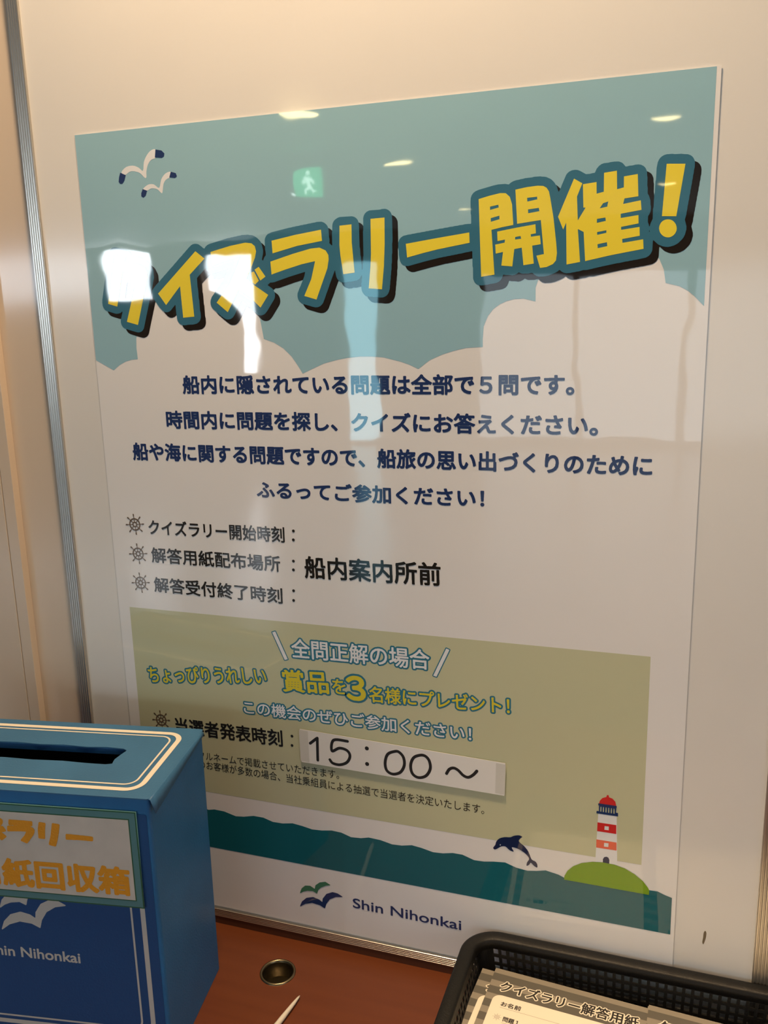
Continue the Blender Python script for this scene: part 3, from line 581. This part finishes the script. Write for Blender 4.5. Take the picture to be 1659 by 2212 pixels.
for sl in D['SLASH']:
    printed('slash_outline', grow(loop_edges([sl]), 1.0, 0.12), M['pteal'], po, wallmap(L[2]))
    printed('slash_print', [sl], M['pwhite'], po, wallmap(L[3]))
# sea, island, lighthouse, dolphin
sea = [list(p) for p in D['SEA']]
lead = []
x = 93.0
while x > 4:
    x -= 6.0
    lead.insert(0, [max(x, 4), -718.6 + 2.1 * math.sin((x - 80) / 46.0 * 2 * math.pi + 0.5)])
seal = lead + sea[:42]
# straight run under the island, then the last crest
seal = [p for p in seal]
rest = sea[42:]
seal = seal + rest
mono = [seal[0]]
for p in seal[1:]:
    if p[0] > mono[-1][0] + 0.8: mono.append(p)
seal = mono
printed('sea_print', [seal + [[590.5, -765.2], [4, -765.2]]], M['sea'], po, wallmap(L[2]), 'dark teal sea with wavy surface')
printed('lighthouse_tower_print', D['TOWER'], M['pwhite'], po, wallmap(L[3]), 'white lighthouse tower')
printed('lighthouse_band_print', D['BAND'][:2], M['red'], po, wallmap(L[4]), 'red band')
printed('lighthouse_band_print', D['BAND'][2:], M['red_sheen'], po, wallmap(L[4]), 'red band with a reflection painted in')
printed('lighthouse_dome_print', D['DOME'], M['red'], po, wallmap(L[4]), 'red dome')
printed('lighthouse_gallery_print', D['GALLERY'], M['navy'], po, wallmap(L[5]), 'navy railing')
printed('lighthouse_door_print', D['DOOR'], M['dolphin'], po, wallmap(L[4]), 'dark arched door')
printed('island_print', D['ISLAND'], M['green'], po, wallmap(L[5]), 'green island')
printed('dolphin_print', [spline(D['DOLPHIN'][0] + [D['DOLPHIN'][0][0]], 3)[:-1]] + D['DOLPHIN'][1:], M['dolphin'], po, wallmap(L[3]), 'leaping dark blue dolphin')
printed('logo_bird_print', grow(loop_edges([D['LOGOG'][0]]), 0.35, 0.12), M['lgreen'], po, wallmap(L[3]), 'small green logo bird')
printed('logo_bird_print', grow(loop_edges([D['LOGOB'][0]]), 0.35, 0.12), M['navy'], po, wallmap(L[3]), 'navy logo bird')
t_, p0, p1, h_, g_ = D['LOGOT'][0]
lettering('logo_lettering', t_, p0, p1, 11.6, M['navy'], po, wallmap(L[3]), 0.02, 'navy company lettering')

# ================================================================== TIME SLIP taped on the poster
sp = root('time_slip', 'white paper slip reading 15 : 00 taped on the poster', 'paper slip', (0.2118, -0.0022, Z0 - 0.6227))
def slipmap(dep):
    def f(a): return np.stack([a[:, 0] / 1000 - 0.2118, -dep - a[:, 2] / 1000, a[:, 1] / 1000 + 0.6227], 1)
    return f
S = D['SLIP']
me = fill_mesh([S], 0.4)
link('paper', place(me, slipmap(0.0004)), M['slip'], sp)
for pts in D['NUM']:
    if pts[0] == pts[-1]: pts = spline(pts, 6)
    elif len(pts) > 5: pts = spline(pts, 6)
    printed('numeral', thick_line(pts, 3.1), M['slipink'], sp, slipmap(0.00068))
printed('colon', [circle(x, z, 2.2, 20) for x, z in D['NUMDOT']], M['slipink'], sp, slipmap(0.00068))
printed('tape', [[[S[0][0] - 1, S[0][1] - 1], [S[0][0] + 9, S[0][1] - 1.4], [S[3][0] + 9, S[3][1] + 1], [S[3][0] - 1, S[3][1] + 1.4]]], M['tape'], sp, slipmap(0.00064), 'clear tape at the left end')
printed('tape', [[[S[1][0] - 9, S[1][1] - 1], [S[1][0] + 0.5, S[1][1] - 1.4], [S[2][0] + .5, S[2][1] + 1], [S[2][0] - 9, S[2][1] + 1.4]]], M['tape'], sp, slipmap(0.00064), 'clear tape at the right end')

# ================================================================== THE COUNTER
CZ = -0.862                                   # counter top relative to the poster's top edge
HX, HY, HR = 0.1970, -0.0545, 0.0193
ct = root('counter', 'orange brown wooden counter under the board', 'counter', (0, 0, Z0 + CZ))
me = fill_mesh([[(-1200, -620), (1500, -620), (1500, -3), (-1200, -3)], circle(HX * 1000, HY * 1000, HR * 930, 48)], 38)
link('worktop', place(me, flatmap(-0.019)), M['wood'], ct)
box('back_strip', (-1.2, -0.003, -0.038), (1.5, 0.0042, 0.0105), M['dwood'], ct)
box('cabinet', (-1.15, -0.58, -(Z0 + CZ)), (1.45, -0.004, -0.038), M['dwood'], ct)

gr = root('cable_grommet', 'round antique brass cable grommet sunk in the wooden counter', 'grommet', (HX, HY, Z0 + CZ))
R_ = HR
lathe('rim', [(R_, 0.0), (R_ - .0004, 0.0012), (R_ - .0018, 0.0016), (R_ - .0030, 0.0008), (R_ - .0034, -0.002)], M['brass'], gr)
lathe('sleeve', [(R_ - .0034, -0.001), (R_ - .0036, -0.020), (R_ - .0024, -0.0202), (R_ - .0020, -0.001)], M['dark'], gr)
lathe('bottom', [(R_ - .0036, -0.018), (0.0045, -0.018)], M['brass'], gr)
box('cable_slot', (-0.006, -0.003, -0.0182), (0.006, 0.0015, -0.0176), M['dwood'], gr)

# white pointed stick lying on the counter
a_, b_ = Vector((0.2345, -0.0810, 0)), Vector((0.2290, -0.1200, 0))
dr = (b_ - a_).normalized(); sd = Vector((-dr.y, dr.x, 0))
st = root('white_stick', 'thin white pointed plastic stick lying on the wooden counter', 'stick', (a_.x, a_.y, Z0 + CZ))
prof = [(0, .0004), (.003, .0011), (.012, .0019), (.03, .0026), (.05, .0030), (.11, .0030), (.115, .0022)]
v, f = [], []
NS = 14
for t, r in prof:
    for k in range(NS):
        an = 2 * math.pi * k / NS
        q = dr * t + sd * (r * math.cos(an)) + Vector((0, 0, .0032 + r * math.sin(an)))
        v.append(q)
for i in range(len(prof) - 1):
    for k in range(NS):
        f.append((i * NS + k, i * NS + (k + 1) % NS, (i + 1) * NS + (k + 1) % NS, (i + 1) * NS + k))
f += [tuple(range(NS))[::-1], tuple(range((len(prof) - 1) * NS, len(prof) * NS))]
mesh_of('shaft', v, f, M['stick'], st, smooth=True)

# ================================================================== THE BALLOT BOX
TH = math.radians(9.7)
bx = root('collection_box', 'blue paper-covered collection box with a slot in its lid, left on the counter', 'box', (0.1336, -0.0655, Z0 + CZ), TH)
BW, BD, BH = 0.300, 0.130, 0.277            # local: x from -BW to 0, y from -BD to 0
bm = bmesh.new()
def ringv(z, inset=0.0, r=0.0035):
    return [bm.verts.new((x / 1000, y / 1000, z)) for x, y in rrect(-BW * 1000 + inset, -BD * 1000 + inset, -inset, -inset, r * 1000, 4)]
zs = [0.0004, 0.09, 0.18, BH - 0.0005]
rings = [ringv(z) for z in zs] + [ringv(BH - 0.0005, 1.2), ringv(0.003, 1.2)]
for a, b in zip(rings[:-1], rings[1:]):
    n = len(a)
    for k in range(n): bm.faces.new((a[k], a[(k + 1) % n], b[(k + 1) % n], b[k]))
bm.faces.new(rings[0][::-1]); bm.faces.new(rings[-1])
me = bpy.data.meshes.new('body'); bm.to_mesh(me); bm.free()
bo = link('body', me, M['box'], bx)
me.materials.append(M['inside'])
for p in me.polygons:
    c = p.center
    if -BW + 0.0018 > c.x or c.x > -0.0011 or c.y > -0.0011 or c.y < -BD + 0.0011: continue
    if c.z > 0.002: p.material_index = 1
def lidmap(z):
    def f(a):
        x, y = a[:, 0] / 1000, a[:, 1] / 1000
        zz = z + a[:, 2] / 1000
        return np.stack([x, y, zz], 1)
    return f
# lid with a ragged slot
slot = [(-62, -47), (-80, -45.5), (-100, -47.2), (-125, -45.6), (-150, -47), (-175, -45.4), (-200, -46.5), (-235, -46), (-237, -76), (-200, -77), (-170, -75.6), (-140, -77), (-110, -76), (-85, -77.6), (-66, -77.8), (-60, -76), (-61.5, -68), (-59.5, -58), (-57.5, -50)]
me = fill_mesh([rrect(-301, -131.5, 1.0, 1.0, 3), slot], 1.1)
link('lid', place(me, lidmap(BH + 0.0005)), M['boxtop'], bx)
me = fill_mesh([[(-66, -45.8), (-235, -44.6), (-235, -48.5), (-66, -49)]], 0.6)
box('slot_flap', (-0.236, -0.0462, BH - 0.006), (-0.062, -0.0456, BH), M['boxfront'], bx)
# folded flap along the right side of the lid: widest at the front corner
fl_v = []
NF = 12
for k in range(NF + 1):
    t = k / NF
    y = -0.004 - (BD - 0.002) * t
    w_ = 0.002 + 0.010 * t
    for s_, (dx, dz) in enumerate(((0.0, 0.0012), (0.0016, 0.0004), (0.0026 + 0.003 * t, -w_))):
        fl_v.append((dx + 0.0006, y, BH + dz))
fl_f = [(3 * k + i, 3 * k + i + 1, 3 * k + i + 4, 3 * k + i + 3) for k in range(NF) for i in (0, 1)]
o = mesh_of('lid_flap', fl_v, fl_f, M['boxtop'], bx, smooth=True)
sm = o.modifiers.new('thickness', 'SOLIDIFY'); sm.thickness = 0.0006; sm.offset = 0
def ringloops(x0, y0, x1, y1, r, w): return [rrect(x0, y0, x1, y1, r, 10), rrect(x0 + w, y0 + w, x1 - w, y1 - w, max(r - w, 1), 10)]
def ripple(z):
    def f(a): return np.stack([a[:, 0] / 1000, (a[:, 1] + 0.35 * np.sin(a[:, 0] * .11)) / 1000, z + a[:, 2] / 1000], 1)
    return f
printed('lid_line', ringloops(-288, -121, -12.5, -9.5, 17, 5.2), M['cream'], bx, ripple(BH + 0.0013), 'broad cream line round the lid')
printed('lid_line', ringloops(-279, -111.5, -22, -18, 12, 1.9), M['cream'], bx, ripple(BH + 0.0013), 'fine cream line round the lid')
def frontmap(d):
    def f(a): return np.stack([a[:, 0] / 1000, -BD - d - a[:, 2] / 1000, a[:, 1] / 1000], 1)
    return f
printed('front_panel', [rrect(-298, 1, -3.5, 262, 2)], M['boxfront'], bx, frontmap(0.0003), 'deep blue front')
printed('front_line', ringloops(-286, 30, -13.2, 262, 18, 4.6), M['greyink'], bx, frontmap(0.0005), 'broad pale line on the front')
printed('front_line', ringloops(-274, 38, -25.5, 255, 10, 1.9), M['greyink'], bx, frontmap(0.0005), 'fine pale line on the front')
# the two birds and the lettering printed on the front
gb = np.array(D['LOGOB'][0]); tip = gb[10]; vv = gb[14]
def birdmap(P): 
    k = (-90.2 + 118.2) / (tip[0] - vv[0])
    return [[-90.2 + (x - tip[0]) * k, 164.2 + (z - tip[1]) * k * 1.05] for x, z in P]
printed('front_bird', grow(loop_edges([birdmap(D['LOGOB'][0])]), 0.5, 0.18), M['greyink'], bx, frontmap(0.0005), 'large pale bird')
printed('front_bird', grow(loop_edges([birdmap(D['LOGOG'][0])]), 0.5, 0.18), M['greyink'], bx, frontmap(0.0005), 'small pale bird')
lettering('front_lettering', 'Shin Nihonkai', (-173.5, 105.2), (-81.8, 104.2), 10.6, M['greyink'], bx, frontmap(0.0005), 0.03)
# the sign glued on the front
sg = root('box_sign', 'grey sign with orange lettering and teal border on the collection box front', 'sign', (0, 0, 0))
sg.location = Vector((0.1336, -0.0655, Z0 + CZ)) + Matrix.Rotation(TH, 3, 'Z') @ Vector((0, -BD - 0.0008, 0))
sg.rotation_euler = (0, 0, TH)
def signmap(d):
    def f(a): return np.stack([a[:, 0] / 1000, -d - a[:, 2] / 1000, a[:, 1] / 1000], 1)
    return f
me = fill_mesh([[(-288, 169.5), (-12.4, 169.5), (-12.4, 265), (-288, 265)]], 1.4)
link('backing', place(me, signmap(0.0008)), M['signframe'], sg)
printed('edge_line', [[(-288, 169.5), (-12.4, 169.5), (-12.4, 265), (-288, 265)], [(-286.9, 170.6), (-13.5, 170.6), (-13.5, 263.9), (-286.9, 263.9)]], M['signedge'], sg, signmap(0.0016))
printed('edge_line', [[(-281, 176.4), (-19.0, 176.4), (-19.0, 258.1), (-281, 258.1)], [(-280, 177.4), (-20, 177.4), (-20, 257.1), (-280, 257.1)]], M['signedge'], sg, signmap(0.0016))
printed('sign_paper', [[(-280, 177.4), (-20, 177.4), (-20, 257.1), (-280, 257.1)]], M['signpaper'], sg, signmap(0.0017))
th = math.radians(9.0)
rot = [[[x * math.cos(-th) - z * math.sin(-th), x * math.sin(-th) + z * math.cos(-th)] for x, z in lp] for g in D['TITLE'][:6] for lp in g]
xs = [p[0] for lp in rot for p in lp]; zz = [p[1] for lp in rot for p in lp]
up = [[(-214 + (x - min(xs)) / (max(xs) - min(xs)) * 158.8, 226.5 + (z - min(zz)) / (max(zz) - min(zz)) * 30.0) for x, z in lp] for lp in rot]
printed('sign_lettering', grow(loop_edges(up), 0.9, 0.2), M['orange'], sg, signmap(0.0019), 'upper line of orange lettering')
lettering('sign_lettering', '解答用紙回収箱', (-240, 182.2), (-24.5, 182.2), 27.0, M['orange'], sg, signmap(0.0019), 0.045, 'lower line of orange lettering')

# ================================================================== THE BASKET
bk = root('basket', 'black plastic lattice basket holding leaflets, on the counter at the right', 'basket', (0.3930, -0.0028, Z0 + CZ))
KW, KD, KH = 0.352, 0.262, 0.065            # local: x 0..KW, y -KD..0
def rr_path(inset, r, pitch):
    """points round an inset rounded rectangle, with flags telling which segments may carry holes"""
    x0, x1, y0, y1 = inset, KW - inset, -KD + inset, -inset
    pts, ok = [], []
    cor = [(x1 - r, y1 - r, 0), (x0 + r, y1 - r, 90), (x0 + r, y0 + r, 180), (x1 - r, y0 + r, 270)]
    for ci in range(4):
        cx, cy, a0 = cor[ci]
        for k in range(7):
            a = math.radians(a0 + 15 * k); pts.append((cx + r * math.cos(a), cy + r * math.sin(a))); ok.append(0)
        ok[-1] = 1
        nxt_ = cor[(ci + 1) % 4]
        a = math.radians(a0 + 90); sx, sy = pts[-1]
        ex_, ey_ = nxt_[0] + r * math.cos(a), nxt_[1] + r * math.sin(a)
        Ls = math.hypot(ex_ - sx, ey_ - sy); m_ = int(Ls / pitch)
        d_ = ((ex_ - sx) / Ls, (ey_ - sy) / Ls); off = (Ls - m_ * pitch) / 2
        ok[-1] = 0
        for q in range(m_):
            for w_, fl in ((0.18, 1), (0.82, 0)):
                t = off + (q + w_) * pitch
                pts.append((sx + d_[0] * t, sy + d_[1] * t)); ok.append(fl)
    return pts, ok
pitch = 0.0081
zl = [KH - 0.004, KH - 0.0108]
for k in range(6):
    zl += [zl[1] - 0.0085 * k - 0.0056, zl[1] - 0.0085 * k - 0.0085]
zl = zl[:2] + zl[2:]
zl.append(0.0015)
base_pts, ok = rr_path(0.0130, 0.0110, pitch)
cxk, cyk = KW / 2, -KD / 2
v, f = [], []
for z in zl:
    s_ = 1 - 0.06 * (1 - z / KH)
    for x, y in base_pts: v.append((cxk + (x - cxk) * s_, cyk + (y - cyk) * s_, z))
n = len(base_pts)
for r_ in range(len(zl) - 1):
    holes = r_ >= 1 and r_ % 2 == 1 and r_ < len(zl) - 2
    for k in range(n):
        if holes and ok[k]: continue
        k2 = (k + 1) % n
        f.append((r_ * n + k, r_ * n + k2, (r_ + 1) * n + k2, (r_ + 1) * n + k))
o = mesh_of('wall', v, f, M['basket'], bk)
o['label'] = 'lattice wall with square holes'
sm = o.modifiers.new('thickness', 'SOLIDIFY'); sm.thickness = 0.0016; sm.offset = 0
# rim: rolled profile swept round the top
prof = [(0.0150, -0.010), (0.0143, -0.0015), (0.0120, 0.0), (0.003, 0.0), (0.0006, -0.0012), (0.0, -0.004), (0.0, -0.011), (0.0014, -0.011), (0.0016, -0.0045), (0.0030, -0.0022), (0.0115, -0.0022), (0.0132, -0.010)]
v, f = [], []
path0 = rrect(0, -KD, KW, 0, 0.036, 12)
npth = len(path0)
for x, y in path0:
    pass
for dx, dz in prof:
    pth = rrect(dx, -KD + dx, KW - dx, -dx, 0.036 - dx, 12)
    for x, y in pth: v.append((x, y, KH + dz))
for i in range(len(prof)):
    i2 = (i + 1) % len(prof)
    for k in range(npth):
        f.append((i * npth + k, i * npth + (k + 1) % npth, i2 * npth + (k + 1) % npth, i2 * npth + k))
mesh_of('rim', v, f, M['basket'], bk, smooth=True)
bp = [(x * 1000, y * 1000) for x, y in rrect(0.0205, -KD + 0.018, KW - 0.0205, -0.018, 0.020, 6)]
me = fill_mesh([bp], 1.6)
link('base', place(me, flatmap(0.0012)), M['basket'], bk)

# ================================================================== THE LEAFLETS
def leaflet(ax, ay, az, ang, label, full=True):
    t = root('leaflet', label, 'leaflet', (ax, ay, Z0 + CZ + az), math.radians(ang), 'quiz answer leaflets in the basket')
    W_, H_ = 148.4, 205.0
    cu = lambda a: np.stack([a[:, 0] / 1000, a[:, 1] / 1000, a[:, 2] / 1000], 1)
    me = fill_mesh([[(0, -H_), (W_, -H_), (W_, 0), (0, 0)]], 0.3)
    link('paper', place(me, flatmap(-0.00015)), M['lstripe1'], t)
    strp = []
    y = -6.5
    while y > -H_ + 12:
        strp.append([(0, y - 9.6), (W_, y - 9.6), (W_, y), (0, y)]); y -= 17.6
    printed('stripes', strp, M['lstripe2'], t, flatmap(0.00004), 'darker grey stripes')
    printed('answer_panel', [rrect(7.6, -H_ + 8, W_ - 7.6, -33.6, 8)], M['lpaper'], t, flatmap(0.00010), 'cream answer panel')
    me_, co_, ed_ = text_data('クイズラリー解答用紙')
    e2 = fitmap(co_, (11, -28.6), (141, -28.6), 13.6)(ed_)
    printed('title_outline', grow(e2, 1.35, 0.13), M['lpaper'], t, flatmap(0.00014))
    printed('title_lettering', grow(e2, 0.32, 0.11), M['lblack'], t, flatmap(0.00020))
    lettering('field_lettering', 'お名前', (17.1, -46.6), (36.1, -46.6), 5.6, M['lblack'], t, flatmap(0.00016), 0.03)
    lettering('field_lettering', '問題１', (23.6, -64.2), (38.3, -64.2), 5.6, M['lblack'], t, flatmap(0.00016), 0.03)
    printed('field_line', [[(17, -48.9), (130, -48.9), (130, -48.4), (17, -48.4)]], M['lgrey'], t, flatmap(0.00016))
    printed('field_line', [[(23, -66.4), (130, -66.4), (130, -65.9), (23, -65.9)]], M['lgrey'], t, flatmap(0.00016))
    printed('ship_wheel_print', wheel_loops(17.6, -61.0, 4.1), M['lgrey'], t, flatmap(0.00016))
    return t
leaflet(0.4271, -0.0264, 0.0400, -3.86, 'top leaflet of the left pile, its title fully readable')
def copy_tree(o, loc, ang, label):
    r = o.copy(); COL.objects.link(r); r.location = loc; r.rotation_euler = (0, 0, math.radians(ang)); r['label'] = label
    for ch in list(o.children):
        c = ch.copy(); COL.objects.link(c); c.parent = r
    return r
l0 = [o for o in COL.objects if o.name.startswith('leaflet') and o.type == 'EMPTY'][0]
copy_tree(l0, (0.4140, -0.0290, Z0 + CZ + 0.0385), -4.3, 'leaflet half hidden under the top one, sticking out at the left')
copy_tree(l0, (0.5745, -0.0325, Z0 + CZ + 0.0408), -3.4, 'top leaflet of the right pile, cut off by the picture edge')
def pile(ax, ay, top, ang, label):
    t = root('leaflet_pile', label, 'paper pile', (ax, ay, Z0 + CZ + 0.0022), math.radians(ang))
    v, f = [], []
    N = 34
    for k in range(N):
        jx, jy = random.uniform(-.0009, .0009), random.uniform(-.0009, .0009)
        z0_, z1_ = (top - 0.0026) * k / N, (top - 0.0026) * (k + 0.93) / N
        b0 = len(v)
        for z in (z0_, z1_):
            for x, y in ((0, -.205), (.1484, -.205), (.1484, 0), (0, 0)): v.append((x + jx, y + jy, z))
        f += [(b0, b0 + 3, b0 + 2, b0 + 1), (b0 + 4, b0 + 5, b0 + 6, b0 + 7)] + [(b0 + i, b0 + (i + 1) % 4, b0 + 4 + (i + 1) % 4, b0 + 4 + i) for i in range(4)]
    o = mesh_of('sheets', v, f, M['lstripe1'], t)
    o['kind'] = 'stuff'
    return t
pile(0.4215, -0.0300, 0.0378, -4.0, 'left pile of leaflets under the top ones in the black basket')
pile(0.5745, -0.0335, 0.0400, -3.4, 'right pile of leaflets in the black basket')
